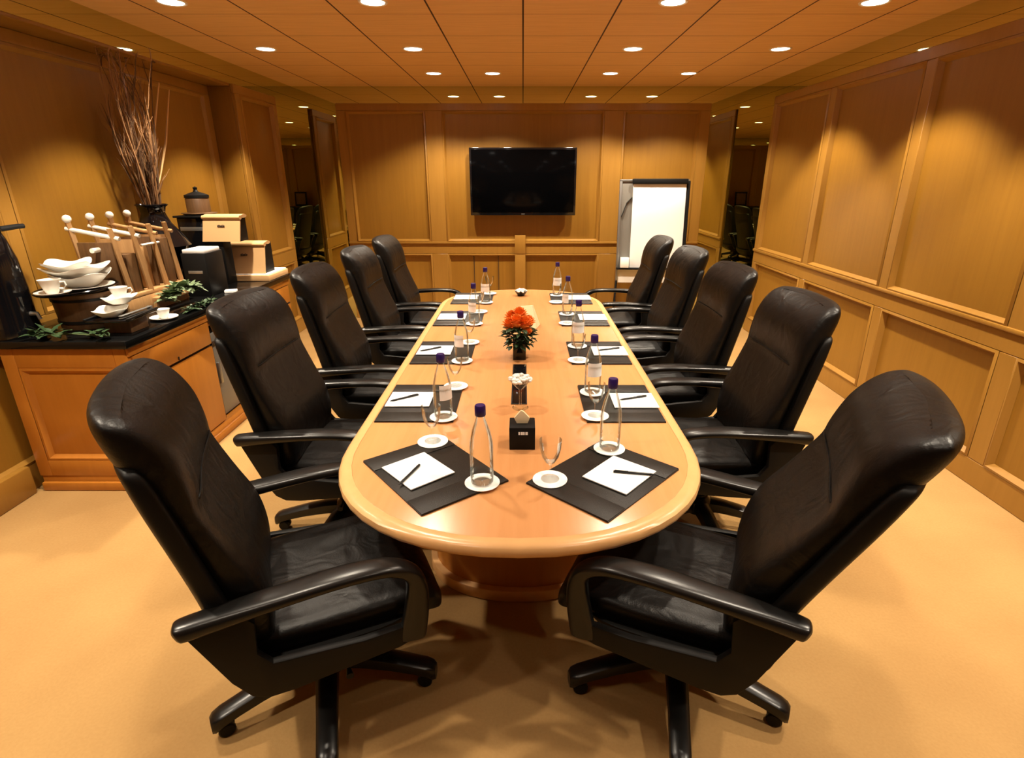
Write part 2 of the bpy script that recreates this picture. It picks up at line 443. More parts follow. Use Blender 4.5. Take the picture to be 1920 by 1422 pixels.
def make_chair(label):
    t = thing('executive_chair', label, 'chair', (0, 0, 0), 0, 'executive chairs around the conference table')
    # backrest cushion: (y, z, half width, half thickness, tilt)
    bp = [(-.190, .440, .225, .030, .05), (-.195, .50, .258, .062, .06), (-.200, .60, .272, .075, .10), (-.218, .70, .278, .076, .14),
          (-.248, .79, .280, .062, .16), (-.276, .87, .280, .054, .16), (-.298, .935, .279, .052, .16), (-.312, .985, .280, .066, .15),
          (-.330, 1.04, .281, .080, .16), (-.348, 1.10, .281, .086, .2), (-.368, 1.155, .278, .078, .25), (-.382, 1.190, .268, .055, .3), (-.389, 1.207, .235, .016, .3)]
    rr = []
    for (y, z, hw, ht, tl) in lerp_profile(bp, 44):
        rr.append(sring(0, y, z, max(hw, .01), max(ht, .006), -tl + .0, 36, 3.4, bow=.028))
    b = MB().loft(rr).build('backrest', LEATHER, t, subsurf=1)
    # stitched headrest seam and lumbar seam as thin piping
    pm = MB()
    for (y, z, hw, ht) in ((-.298, .945, .245, .052),):
        path = []
        for i in range(17):
            u = -1 + 2 * i / 16
            path.append((u * hw, y + ht * (1 - abs(u) ** 3.4) ** (1 / 3.4) + .028 * u * u * .9 + .001, z - .05 * (1 - u * u) * (0 if z > .9 else -1)))
        pm.tube(path, .0035, 6)
    pm.build('seam_piping', LEATHER, b)
    # outer shell behind the cushion
    sp = [(-.225, .385, .235, .02, .05), (-.255, .43, .275, .034, .06), (-.268, .52, .290, .038, .08), (-.290, .66, .300, .038, .13), (-.322, .80, .306, .036, .15),
          (-.356, .94, .308, .036, .16), (-.378, 1.03, .306, .034, .16), (-.392, 1.078, .298, .028, .18), (-.396, 1.092, .28, .010, .2)]
    rr = [sring(0, y, z, hw, max(ht, .005), -tl, 36, 5.0, bow=.05) for (y, z, hw, ht, tl) in lerp_profile(sp, 26)]
    MB().loft(rr).build('back_shell', PLASTIC2, t, subsurf=1)
    # seat cushion, lofted front to back: (y, z centre, half width, half thickness)
    sc = [(-.235, .452, .22, .030), (-.20, .455, .245, .052), (-.10, .455, .258, .060), (.05, .455, .264, .063), (.18, .457, .266, .064),
          (.27, .452, .264, .062), (.325, .434, .256, .056), (.355, .415, .235, .040), (.368, .408, .19, .012)]
    rr = []
    for k, (y, z, hw, ht) in enumerate(lerp_profile(sc, 46)):
        ring = []
        for i in range(44):
            a = 2 * PI * i / 44
            c, s = math.cos(a), math.sin(a)
            u = hw * math.copysign(abs(c) ** (2 / 3.4), c); v = ht * math.copysign(abs(s) ** (2 / 3.4), s)
            if s > 0:
                q = u / hw
                v -= .014 * (1 - q * q) * max(0, 1 - ((y - .02) / .25) ** 2)
                ang = math.atan2(u, y + .24)
                v += .0045 * math.sin(ang * 13 + 3 * y) * max(0, 1 - abs(q)) * min(1, max(0, (y + .2) * 5))
                v -= .006 * math.exp(-((abs(q) - .74) / .05) ** 2)
            ring.append((u, y, z + v))
        rr.append(ring)
    MB().loft(rr).build('seat', LEATHER, t, subsurf=1)
    # seat pan: tapering tub under the cushion
    rr = []
    for z, hw, y0, y1 in ((.295, .10, -.16, .10), (.31, .16, -.22, .16), (.345, .215, -.275, .23), (.385, .262, -.300, .275), (.42, .286, -.305, .29), (.43, .288, -.305, .29)):
        n = 32; ring = []
        for i in range(n):
            a = 2 * PI * i / n; c, s = math.cos(a), math.sin(a); ex = 5
            ring.append((hw * math.copysign(abs(c) ** (2 / ex), c), (y0 + y1) / 2 + (y1 - y0) / 2 * math.copysign(abs(s) ** (2 / ex), s), z))
        rr.append(ring)
    MB().loft(rr).build('seat_pan', PLASTIC2, t)
    # armrests: padded top sweeping from the back shell forward and down to the seat pan
    for sx in (-1, 1):
        path = [(-.342, .640, .014, .010), (-.336, .642, .026, .022), (-.32, .645, .033, .025), (-.25, .652, .036, .024), (-.12, .663, .040, .020), (.03, .672, .042, .018),
                (.14, .669, .040, .018), (.205, .654, .036, .020), (.250, .620, .031, .025), (.264, .568, .026, .032), (.258, .49, .022, .038), (.245, .42, .020, .042), (.240, .385, .018, .040)]
        pts = lerp_profile(path, 52); rings = []
        for i, (y, z, wa, wb) in enumerate(pts):
            p = pts[max(i - 1, 0)]; q = pts[min(i + 1, len(pts) - 1)]
            ty, tz = q[0] - p[0], q[1] - p[1]; L = math.hypot(ty, tz) or 1
            ny, nz = -tz / L, ty / L
            ring = []
            for k in range(14):
                a = 2 * PI * k / 14; c, s = math.cos(a), math.sin(a)
                u = wa * math.copysign(abs(c) ** .7, c); v = wb * math.copysign(abs(s) ** .7, s)
                ring.append((sx * .315 + u, y + ny * v, z + nz * v))
            rings.append(ring)
        MB().loft(rings).build('armrest', PLASTIC, t, subsurf=1)
    # outer side panels: from the rear of the arm down round the seat pan
    MYZ = Matrix(((0, 0, 1, 0), (1, 0, 0, 0), (0, 1, 0, 0), (0, 0, 0, 1)))
    for sx in (-1, 1):
        pts = [(-.328, .642), (-.20, .655), (-.165, .61), (-.172, .51), (-.14, .465), (.10, .442), (.215, .445), (.262, .42), (.255, .392), (.20, .375), (-.10, .350), (-.165, .352), (-.205, .375), (-.245, .44)]
        MB().poly(pts, sx * .314 - .013, sx * .314 + .013, .005, M=MYZ).build('side_panel', PLASTIC2, t)
    # mechanism, column, base
    MB().box(-.09, .09, -.13, .12, .235, .30, .02).tube([(.08, .03, .27), (.24, .05, .275), (.27, .05, .272)], [.006, .006, .012], 8).build('tilt_mechanism', PLASTIC2, t)
    MB().lathe([(.0, .10), (.034, .10), (.034, .18), (.025, .185), (.025, .245), (.0, .245)], 20).build('gas_column', PLASTIC, t)
    MB().lathe([(.0, .085), (.062, .085), (.070, .11), (.066, .15), (.045, .17), (0, .172)], 24).build('base_hub', PLASTIC, t)
    leg0 = []
    for k in range(5):
        a = 2 * PI * k / 5
        if not leg0:
            rings = []
            for r, zc, w, h in ((.035, .124, .040, .034), (.12, .120, .037, .032), (.22, .104, .034, .028), (.30, .086, .033, .025), (.345, .074, .033, .026), (.368, .062, .030, .029), (.378, .056, .022, .024)):
                ring = []
                for i in range(12):
                    b_ = 2 * PI * i / 12; c, s = math.cos(b_), math.sin(b_)
                    ring.append((r, w * math.copysign(abs(c) ** .6, c), zc + h * math.copysign(abs(s) ** .6, s)))
                rings.append(ring)
            lg = MB().loft(rings).build('leg', PLASTIC, t)
            cm = MB()
            for sy in (-1, 1):
                M = Matrix.Translation((.338, sy * .014, .0255)) @ Matrix.Rotation(PI / 2, 4, 'X')
                cm.lathe([(0, -.009), (.021, -.009), (.0255, -.005), (.0255, .005), (.021, .009), (0, .009)], 20, M=M)
            cm.tube([(.345, 0, .03), (.345, 0, .062)], .008, 8)
            cs = cm.build('caster', PLASTIC2, lg)
            leg0 += [lg, cs]
        else:
            lg = leg0[0].copy(); C.objects.link(lg); lg.parent = t
            cs = leg0[1].copy(); C.objects.link(cs); cs.parent = lg
            lg.rotation_euler.z = a
    return t

def face(dx, dy): return math.atan2(-dx, dy)
def rot_base(ch, want_deg):
    """turn the five-star base on its own under the seat"""
    base = ch.rotation_euler.z
    legs = [c for c in bpy.data.objects if c.parent == ch and c.name.split('.')[0] == 'leg']
    for k, l in enumerate(legs): l.rotation_euler.z = math.radians(want_deg) - base + 2 * PI * k / 5

ch = make_chair('black leather executive chair angled at near table end, toward the sideboard side')
ch.location = (-.685, 1.50, 0); ch.rotation_euler.z = face(.906, .423)
spots = [(.535, 1.505, face(-.905, .425), 'black leather executive chair angled at near table end, toward the panelled wall', 187)]
nth = ['first from near end', 'second from near end', 'third from near end', 'farthest, nearest the television']
nthr = ['first from near end', 'second from near end', 'third from near end', 'farthest, before the flip chart']
for i, (y, dx) in enumerate(((2.45, 0), (3.31, 0), (4.22, 0), (5.03, .02))):
    spots.append((-.885 + dx, y, face(1, random.uniform(-.03, .03)), 'black leather executive chair on sideboard side of table, ' + nth[i], random.uniform(0, 72)))
for i, (y, dx) in enumerate(((2.47, 0), (3.33, 0), (4.20, 0), (5.02, -.04))):
    spots.append((.90 + dx, y, face(-1, random.uniform(-.03, .03)), 'black leather executive chair on panelled wall side of table, ' + nthr[i], random.uniform(0, 72)))
for x, y, rz, lb, bd in spots:
    c = copy_tree(ch, (x, y, 0), rz, lb); rot_base(c, bd)
rot_base(ch, 215)
def recline(c, ang):
    p = Vector((0, -.20, .45)); Rm = Matrix.Rotation(ang, 3, 'X')
    for k in bpy.data.objects:
        if k.parent == c and k.name.split('.')[0] in ('backrest', 'back_shell'):
            k.rotation_euler = (ang, 0, 0); k.location = p - Rm @ p + Vector((0, 0, .03))
recline(bpy.data.objects['executive_chair.001'], math.radians(11.5))

# ------------------------------------------------------------------ place settings
T = .7402
def blotter_proto():
    t = thing('desk_blotter', '', 'desk blotter', (0, 0, T), 0, 'black blotters on the conference table')
    m = MB(); m.box(-.215, .215, -.165, .165, 0, .005, .002); m.build('pad_base', BLOT, t)
    m = MB(); m.box(-.215, -.122, -.163, .163, .005, .0078, .001); m.build('side_flap', BLOT, t)
    m = MB(); m.box(.122, .215, -.163, .163, .005, .0078, .001); m.build('side_flap', BLOT, t)
    return t
def bottle_proto():
    t = thing('water_bottle', '', 'bottle', (0, 0, T), 0, 'water bottles on the conference table')
    pr = [(0.002, .004), (.030, .0), (.037, .006), (.0385, .02), (.0385, .13), (.037, .15), (.030, .185), (.020, .215), (.0145, .232), (.0145, .250)]
    MB().lathe(pr, 28, cap=False).build('glass_body', GLASS, t)
    MB().lathe([(0, .008), (.034, .008), (.0355, .02), (.0355, .13), (.034, .149), (.027, .183), (.0, .183)], 28, cap=False).build('water', WATER, t)
    MB().lathe([(0, .276), (.015, .276), (.0175, .272), (.0178, .243), (.0165, .240), (0, .240)], 20).build('cap', BLUECAP, t)
    m = MB()
    rings = []
    for z in (.085, .15):
        rings.append([(.0392 * math.cos(a) * (1 if z < .13 else .965), .0392 * math.sin(a) * (1 if z < .13 else .965), z) for a in [-1.1 + i * .1375 for i in range(17)]])
    m.loft(rings, cap=False, closed=False); m.build('paper_label', PAPER, t)
    return t
def goblet_proto():
    t = thing('water_goblet', '', 'glass', (0, 0, T), 0, 'stemmed water glasses on the conference table')
    MB().lathe([(.0, .0035), (.030, .003), (.031, .001), (.0, .0005)], 28, cap=False).build('foot', GLASS2, t)
    MB().lathe([(.006, .003), (.0038, .012), (.0036, .05), (.006, .058)], 12, cap=False).build('stem', GLASS2, t)
    MB().lathe([(.004, .055), (.016, .064), (.028, .085), (.035, .115), (.037, .145), (.0358, .145), (.034, .115), (.027, .087), (.015, .067), (.0, .060)], 28, cap=False).build('bowl', GLASS2, t)
    return t
def coaster_proto():
    return tag(MB().lathe([(0, 0), (.056, 0), (.058, .0012), (.058, .003), (.0, .003)], 36).build('paper_coaster', PAPER), '', 'coaster', 'white round coasters on the conference table')
def pad_proto():
    t = thing('notepad', '', 'notepad', (0, 0, T), 0, 'white notepads on the blotters')
    MB().box(-.086, .086, -.098, .098, 0, .004, .0008).build('paper_block', PAPER, t)
    return t
def pen_proto():
    t = thing('ballpoint_pen', '', 'pen', (0, 0, T), 0, 'black pens on the notepads')
    MB().tube([(-.07, 0, .0045), (-.055, 0, .0045), (.05, 0, .0045), (.07, 0, .0045)], [.001, .0042, .0045, .0038], 10).build('barrel', PLASTIC, t)
    MB().box(.02, .066, -.0012, .0012, .008, .0105, .0005).build('clip', PLASTIC, t)
    return t
protos = dict(blotter=blotter_proto(), bottle=bottle_proto(), goblet=goblet_proto(), coaster=coaster_proto(), pad=pad_proto(), pen=pen_proto())
used = set()
def place(kind, x, y, z, rz, label):
    o = protos[kind]
    if kind in used: return copy_tree(o, (x, y, z), rz, label)
    used.add(kind); o.location = (x, y, z); o.rotation_euler.z = rz; o['label'] = label
    return o
def setting(cx, cy, rz, pad, padrz, pen, bot, gob, where, blot=True):
    place('blotter', cx, cy, T, rz, 'black leather desk blotter ' + where)
    place('pad', pad[0], pad[1], T + .0082, padrz, 'white notepad on black blotter ' + where)
    if pen: place('pen', pen[0], pen[1], T + .0124, pen[2], 'black pen lying on white notepad ' + where)
    z = T + .0085
    for p, kind in ((bot, 'bottle'), (gob, 'goblet')):
        place('coaster', p[0], p[1], z, 0, 'white coaster under %s %s' % ('water bottle' if kind == 'bottle' else 'stemmed glass', where))
        place(kind, p[0], p[1], z + .0032, random.uniform(-2.6, -.6) if cy > 2 else 1.0, ('clear water bottle with violet cap ' if kind == 'bottle' else 'clear stemmed glass on coaster ') + where)
# near end
def seg_angle(a, b): return math.atan2(b[1] - a[1], b[0] - a[0])
setting(-.31, 1.696, seg_angle((-.583, 1.797), (-.3, 1.44)), (-.362, 1.69), seg_angle((-.498, 1.674), (-.331, 1.822)), (-.383, 1.648, seg_angle((-.409, 1.571), (-.357, 1.726))), (-.135, 1.608), (-.345, 1.912), 'at near table end, sideboard side')
setting(.276, 1.66, seg_angle((.253, 1.41), (.546, 1.726)), (.328, 1.662), seg_angle((.466, 1.642), (.365, 1.526)) + PI / 2, (.377, 1.658, seg_angle((.453, 1.646), (.3, 1.671))), (.321, 1.853), (.090, 1.628), 'at near table end, panelled wall side')
for i, yc in enumerate((2.32, 3.08, 3.905, 4.60)):
    k = ['first side chair from near end', 'second side chair from near end', 'third side chair from near end', 'farthest side chair'][i]
    dx = .035 if i == 3 else 0
    w = 'by sideboard side, ' + k
    setting(-.455 + dx, yc, PI / 2, (-.512 + dx, yc + .02), PI / 2, ((-.54, yc + .02, .62) if i < 2 else None), (-.335 + dx, yc - .175), (-.325 + dx, yc + .19), w)
    w = 'by panelled wall side, ' + k
    setting(.43 - dx, yc - .005, PI / 2, (.50 - dx, yc + .005), -PI / 2, ((.50, yc + .02, .35) if i < 2 else None), (.325 - dx, yc + .11), (.305 - dx, yc - .165), w)

for o in list(bpy.data.objects):      # the two near bottles show plain glass
    if o.name.split('.')[0] == 'paper_label' and o.parent.location.y < 2: bpy.data.objects.remove(o)
# ------------------------------------------------------------------ along the middle of the table
t = thing('tissue_box', 'black cube box with small white emblem plate at the near end of the table centre', 'box', (-.003, 1.908, T))
MB().box(-.048, .048, -.048, .048, 0, .09, .002).build('box_body', BLACKMATT, t)
m = MB()
for i, w in enumerate((.006, .008, .006, .009)):
    m.box(-.014 + i * .0085, -.014 + i * .0085 + w, -.0492, -.0478, .062, .073)
m.build('emblem', PAPER, t)
m = MB(); m.loft([[(-.02, -.006, .089), (.02, -.006, .089), (.02, .006, .089), (-.02, .006, .089)], [(-.03, -.004, .11), (.028, -.01, .112), (.026, .008, .112), (-.028, .012, .11)], [(-.004, -.002, .14), (.006, -.004, .135), (.004, .004, .138), (-.006, .004, .14)]])
m.build('tissue', CREAM, t)
def dish(loc, label):
    t = thing('mint_dish', label, 'dish', loc)
    MB().lathe([(0, .0), (.034, 0), (.036, .003), (.01, .008), (.005, .02), (.005, .085), (.016, .095), (.046, .13), (.05, .14), (.048, .14), (.042, .128), (.0, .1)], 28, cap=False).build('glass_stand', GLASS2, t)
    m = MB()
    rnd = random.Random(5)
    for i in range(60):
        a = rnd.uniform(0, 6.28); r = .046 * math.sqrt(rnd.random())
        m.ball((r * math.cos(a), r * math.sin(a), .132 + .03 * (1 - (r / .05) ** 2) * rnd.random()), .010, 8, (1, 1, .7))
    o = m.build('mints', CHINA, t); o['kind'] = 'stuff'
    return t
dish((-.012, 2.262, T), 'stemmed glass dish heaped with white mints, between the black box and the flowers')
t = thing('mint_bowl', 'low black bowl heaped with white mints at the far end of the table centre', 'bowl', (-.017, 4.74, T))
MB().lathe([(0, 0), (.028, 0), (.03, .004), (.05, .03), (.054, .04), (.05, .04), (.03, .02), (0, .015)], 28, cap=False).build('bowl_body', BLACKGLOSS, t)
m = MB(); rnd = random.Random(6)
for i in range(50):
    a = rnd.uniform(0, 6.28); r = .05 * math.sqrt(rnd.random())
    m.ball((r * math.cos(a), r * math.sin(a), .036 + .022 * (1 - (r / .056) ** 2) * rnd.random()), .010, 8, (1, 1, .7))
o = m.build('mints', CHINA, t); o['kind'] = 'stuff'
for y0, y1, lb in ((2.30, 2.66, 'long black cable hatch set in the table centre under the mint dish'), (2.70, 2.86, 'short black cable hatch set in the table centre in front of the flower vase')):
    t = thing('cable_hatch', lb, 'cable hatch', (-.018, (y0 + y1) / 2, T), 0, 'black cable hatches in the table centre')
    h = (y1 - y0) / 2
    MB().box(-.036, .036, -h, h, 0, .004, .0012).build('hatch_frame', BLACKMATT, t)
    MB().box(-.031, .031, -h + .006, h - .006, .0035, .0055, .0008).build('hatch_lid', BLACKGLOSS, t)
# flower vase
t = thing('flower_vase', 'square black vase of orange flowers over dark leaves in the middle of the table', 'flowers', (-.02, 2.98, T))
MB().box(-.036, .036, -.036, .036, 0, .13, .003).build('vase_body', BLACKGLOSS, t)
m = MB(); rnd = random.Random(3)
for i in range(150):
    a = rnd.uniform(0, 6.28); z = rnd.uniform(.075, .19); r = .03 + .045 * rnd.random()
    b = (r * math.cos(a), r * math.sin(a), z)
    m.leaf(b, (math.cos(a), math.sin(a), rnd.uniform(-.5, .6)), (0, 0, 1), rnd.uniform(.03, .05), rnd.uniform(.018, .03))
for i in range(60):
    a = rnd.uniform(0, 6.28); r = .07 * math.sqrt(rnd.random())
    m.leaf((r * math.cos(a), r * math.sin(a), .13 + .03 * rnd.random()), (math.cos(a), math.sin(a), .5), (0, 0, 1), .04, .025)
m.build('foliage', LEAFD, t)
def bloom(name, cx, cy, cz, R, seed):
    m = MB(); rnd = random.Random(seed)
    for i in range(46):
        u = i / 46; el = 1.45 - 1.7 * u; a = i * 2.39996
        d = Vector((math.cos(a) * math.cos(el), math.sin(a) * math.cos(el), math.sin(el)))
        m.leaf(Vector((cx, cy, cz)) + d * R * .35, d, (0, 0, 1), R * .75, R * .62, -.15)
    m.ball((cx, cy, cz), R * .7, 12)
    return m.build('flower_head', FLOWER, t)
for i, (x, y, z, R) in enumerate(((-.055, -.02, .195, .042), (-.015, -.035, .215, .045), (.03, -.03, .205, .045), (.0, .03, .235, .048), (.05, .02, .20, .04), (-.045, .04, .22, .042), (.045, -.045, .165, .028))):
    bloom('f', x, y, z, R, i)
# cream folded card behind the flowers
t = tag(MB().loft([[(-.11, -.05, 0), (.075, -.05, 0), (.105, .07, 0), (-.08, .07, 0)], [(-.112, -.0505, .002), (.078, -.05, .004), (.105, .07, .003), (-.08, .07, .002)], [(-.03, .03, .138), (.05, .015, .15), (.056, .022, .15), (-.024, .038, .138)]]).build('tent_card', CREAM, loc=(.012, 3.66, T), angle=.3), 'cream folded paper card standing behind the orange flowers', 'card')

# ------------------------------------------------------------------ television and flip chart
t = thing('television', 'flat black television mounted on the panelled end wall', 'television', (0, 6.86, 0))
MB().box(-.62, .62, -.0, .06, 1.272, 2.018, .006).build('housing', BLACKGLOSS, t)
MB().box(-.597, .597, -.0025, .002, 1.305, 1.998, .001).build('screen', SCREEN, t)
MB().box(-.3, .3, .06, .11, 1.45, 1.85, .004).build('wall_bracket', BLACKMATT, t)
MB().box(-.02, .02, -.004, -.001, 1.284, 1.290).build('emblem', STEEL, t)

ang = math.radians(5)
t = thing('flip_chart', 'flip chart easel with large white paper pad standing by the end wall', 'flip chart', (1.455, 6.42, 0))
t.rotation_euler.z = math.radians(-3)
Mt = Matrix.Translation((0, 0, .50)) @ Matrix.Rotation(-ang, 4, 'X')
def fb(mb, x0, x1, y0, y1, z0, z1, bev=.002): return mb.box(x0, x1, y0, y1, z0, z1, bev, M=Mt)
fb(MB(), -.36, .36, .0, .02, .05, 1.16).build('board', GREYBOARD, t)
m = MB(); fb(m, -.385, -.355, -.012, .03, .05, 1.175, .006); fb(m, -.385, -.24, -.012, .03, 1.155, 1.18, .006); fb(m, -.25, .385, .0, .03, 1.155, 1.18, .006); m.build('board_frame', STEEL, t)
m = MB(); fb(m, .355, .39, -.014, .034, .05, 1.165, .006); m.build('side_rail', BLACKMATT, t)
m = MB(); fb(m, -.245, .36, -.04, -.001, 1.128, 1.185, .006); m.build('pad_clamp', BLACKMATT, t)
m = MB(); fb(m, -.235, .345, -.022, -.002, .20, 1.13, .001); m.build('paper_pad', PAPER, t)
m = MB(); fb(m, -.36, .36, -.004, .0, .05, .205, .0); m.build('board_foot', WHITEBOARD, t)
m = MB(); fb(m, -.385, .385, -.075, .0, .20, .222, .004); m.build('pen_tray', BLACKMATT, t)
m = MB(); m.box(-.345, -.25, -.09, -.02, .0, .115, .004, M=Mt @ Matrix.Translation((0, 0, .222))); m.build('eraser_box', WHITEBOARD, t)
m = MB(); m.tube([Mt @ Vector((-.352, -.002, .78)), Mt @ Vector((-.30, -.002, .93)), Mt @ Vector((-.242, -.002, .99))], [(.016, .003)] * 3, 6); m.build('reflection_streak', BLACKMATT, t)  # dark diagonal reflection on the grey board, modelled as a flat black strip
for sx in (-1, 1):
    top = Mt @ Vector((sx * .37, .01, .12)); m = MB()
    m.tube([top, (sx * .40, -.10, .25), (sx * .43, -.16, .0)], [.014, .013, .012], 10); m.build('leg', BLACKMATT, t)
m = MB(); m.tube([Mt @ Vector((0, .03, 1.0)), (0, .42, .0)], .012, 10); m.build('leg', BLACKMATT, t)

# ------------------------------------------------------------------ sideboard
X0, X1, Y0, Y1 = XLW + .022, -2.10, 2.79, 4.93
t = thing('sideboard_cabinet', 'orange wood sideboard cabinet along the wall under the black stone top', 'sideboard', (0, 0, 0))
m = MB(); m.box(X0 + .06, X1, Y0 + .02, 3.58, .10, .855, .003); m.box(X0 + .06, X1, 4.03, Y1, .10, .855, .003); m.box(X0 + .06, X1 - .45, 3.58, 4.03, .10, .855); m.box(X1 - .45, X1, 3.58, 4.03, .765, .855)
m.build('carcass', CRED, t)
m = MB(); m.box(X0 + .06, X1 + .02, Y0 + .01, Y1, 0, .095, .004); m.box(X0 + .06, X1 + .035, Y0 - .01, Y1, 0, .055, .008); m.build('plinth', CRED, t)
# end panel facing the camera: frame and recessed field
m = MB()
m.box(X0 + .06, X0 + .13, Y0, Y0 + .025, .095, .855, .003); m.box(X1 - .06, X1 + .012, Y0, Y0 + .025, .095, .855, .003)
m.box(X0 + .13, X1 - .06, Y0, Y0 + .025, .095, .19, .003); m.box(X0 + .13, X1 - .06, Y0, Y0 + .025, .745, .855, .003)
def pE(a, z, d): return (a, Y0 + .022 - d, z)
frame_opening(m, X0 + .13, X1 - .06, .19, .745, .018, pE)
m.build('end_panel', CRED, t)
def front(name, y0, y1, z0, z1, knob=None):
    d = MB().box(X1, X1 + .02, y0, y1, z0, z1, .003).build(name, CRED, t)
    if knob:
        MB().box(X1 + .02, X1 + .026, knob[0] - .004, knob[0] + .004, knob[1], knob[1] + .02, .001).build('pull', SEAM, d)
front('drawer', 2.815, 3.565, .655, .80, (3.19, .66))
front('door', 2.815, 3.565, .105, .635)
front('drawer', 3.60, 4.01, .775, .80)
front('drawer', 4.05, 4.90, .655, .80)
front('door', 4.05, 4.46, .105, .635); front('door', 4.475, 4.90, .105, .635)
m = MB(); m.box(X1 + .002, X1 + .022, Y0, Y1, .806, .858, .004); m.build('apron', CRED, t)
m = MB(); m.box(X1 + .0005, X1 + .003, Y0 + .03, Y1, .635, .655); m.box(X1 + .0005, X1 + .003, 3.57, 3.595, .1, .8); m.box(X1 + .0005, X1 + .003, 4.015, 4.045, .1, .8); m.build('shadow_gap', SEAM, t)
# under-counter refrigerator in the niche
f = thing('compact_refrigerator', 'dark compact refrigerator in the niche of the sideboard', 'refrigerator', (X1 - .24, 3.805, .10))
MB().box(-.2, .2, -.21, .21, .0, .62, .01).build('refrigerator_body', BLACKMATT, f)
MB().box(.2, .225, -.21, .21, .01, .60, .008).build('refrigerator_door', GREYBOARD, f)
MB().box(.225, .25, -.19, -.16, .25, .40, .006).build('refrigerator_handle', STEEL, f)
tag(MB().box(X0 + .005, X1 + .045, Y0 - .035, Y1 + .02, .858, .90, .006).build('stone_worktop', STONE), 'polished black stone worktop along the sideboard', 'worktop')
W = .9003

# coffee urn
t = thing('coffee_urn', 'tall black coffee urn with ring finial at the near end of the sideboard', 'coffee urn', (-2.715, 2.878, W)); t.scale = (.9, .9, 1)
MB().lathe([(0, 0), (.125, 0), (.13, .02), (.122, .06), (.118, .25), (.108, .40), (.085, .50), (.07, .54), (0, .54)], 32).build('urn_body', BLACKGLOSS, t)
MB().lathe([(0, .54), (.075, .54), (.078, .56), (.06, .60), (.035, .625), (.02, .64), (.02, .66), (0, .66)], 28).build('lid', BLACKGLOSS, t)
m = MB(); m.tube([(.03 * math.cos(a), .045 * math.cos(a) * .0 + .045 * math.cos(a), .70 + .048 * math.sin(a)) for a in [2 * PI * i / 20 for i in range(21)]], .010, 8); m.build('finial_ring', BLACKMATT, t)
m = MB(); m.tube([(0, .08, .545), (.05, .17, .555), (.06, .20, .555)], [.014, .013, .012], 8); m.build('handle', BLACKMATT, t)
m = MB(); m.tube([(.10, 0, .12), (.16, 0, .12), (.17, 0, .09)], [.012, .011, .010], 8); m.build('spout', STEEL, t)
# riser with platter
t = thing('barrel_riser', 'dark wooden bucket riser under the black platter of white china', 'riser', (-2.47, 3.10, W))
MB().lathe([(0, 0), (.13, 0), (.14, .01), (.155, .19), (.15, .2), (0, .2)], 28).build('bucket', BARREL, t)
m = MB()
for z, r in ((.04, .145), (.16, .154)):
    m.lathe([(r - .001, z), (r + .004, z), (r + .004, z + .015), (r, z + .015)], 28, cap=False)
m.build('hoop', BLACKMATT, t)
MB().lathe([(0, 0), (.10, 0), (.27, .010), (.29, .024), (.286, .026), (.262, .014), (0, .014)], 40, cap=False).build('t', BLACKGLOSS)
pl = bpy.data.objects['t']; pl.name = 'serving_platter'; pl.data.name = 'serving_platter'; pl.location = (-2.47, 3.06, W + .2005); pl.scale = (.57, .83, 1)
tag(pl, 'round black platter on the wooden bucket, carrying white cups and dishes', 'platter')
def cup(loc, label, rz=0, s=1., nest=False):
    t = thing('teacup', label, 'cup', loc, rz, 'white china cups on the sideboard')
    MB().lathe([(0, 0), (.022, 0), (.024, .006), (.03, .02), (.042, .058), (.044, .066), (.042, .066), (.038, .056), (.026, .02), (0, .012)], 28, cap=False).build('cup_body', CHINA, t)
    MB().tube([(.034, 0, .052), (.058, 0, .054), (.062, 0, .038), (.05, 0, .024), (.031, 0, .024)], .0042, 8).build('handle', CHINA, t)
    t.scale = (s, s, s)
    return t
def saucer(loc, label, r=.075):
    return tag(MB().lathe([(0, 0), (r * .5, 0), (r * .55, .004), (r, .016), (r, .019), (r * .55, .009), (0, .006)], 32, cap=False).build('saucer', CHINA, loc=loc), label, 'saucer', 'white saucers on the sideboard')
def dish_square(loc, label, hw, hy, h, rz, wave=.012):
    m = MB(); rings = []
    for k, z, q in ((.45, 0, 0), (.5, .004, 0), (.8, h * .6, .3), (1, h, 1), (.975, h + .002, 1), (.76, h * .62, .3), (.4, .009, 0)):
        ring = []
        for i in range(40):
            a = 2 * PI * i / 40; c, s = math.cos(a), math.sin(a)
            e = (abs(c) ** 4 + abs(s) ** 4) ** -.25
            ring.append((hw * k * c * e, hy * k * s * e, z + q * wave * math.cos(4 * a + PI) * 1.0))
        rings.append(ring)
    m.loft(rings, cap=True)
    return tag(m.build('square_dish', CHINA, loc=loc, rotz=rz, subsurf=1), label, 'dish', 'white square dishes on the sideboard')
zt = W + .2005
saucer((-2.47, 2.895, zt + .0143), 'white saucer at the near edge of the black platter', .08)
cup((-2.47, 2.893, zt + .0225), 'white china cup on the saucer at the near edge of the platter', .2, 1.15)
saucer((-2.46, 3.10, zt + .0145), 'wide white plate under the stacked dishes on the platter', .145)
dish_square((-2.46, 3.10, zt + .0243), 'lowest white square dish of the platter stack', .13, .15, .075, .3)
dish_square((-2.47, 3.09, zt + .076), 'middle white square dish of the platter stack', .135, .165, .06, .15)
dish_square((-2.49, 3.06, zt + .118), 'topmost white square dish of the platter stack', .11, .13, .045, .5)
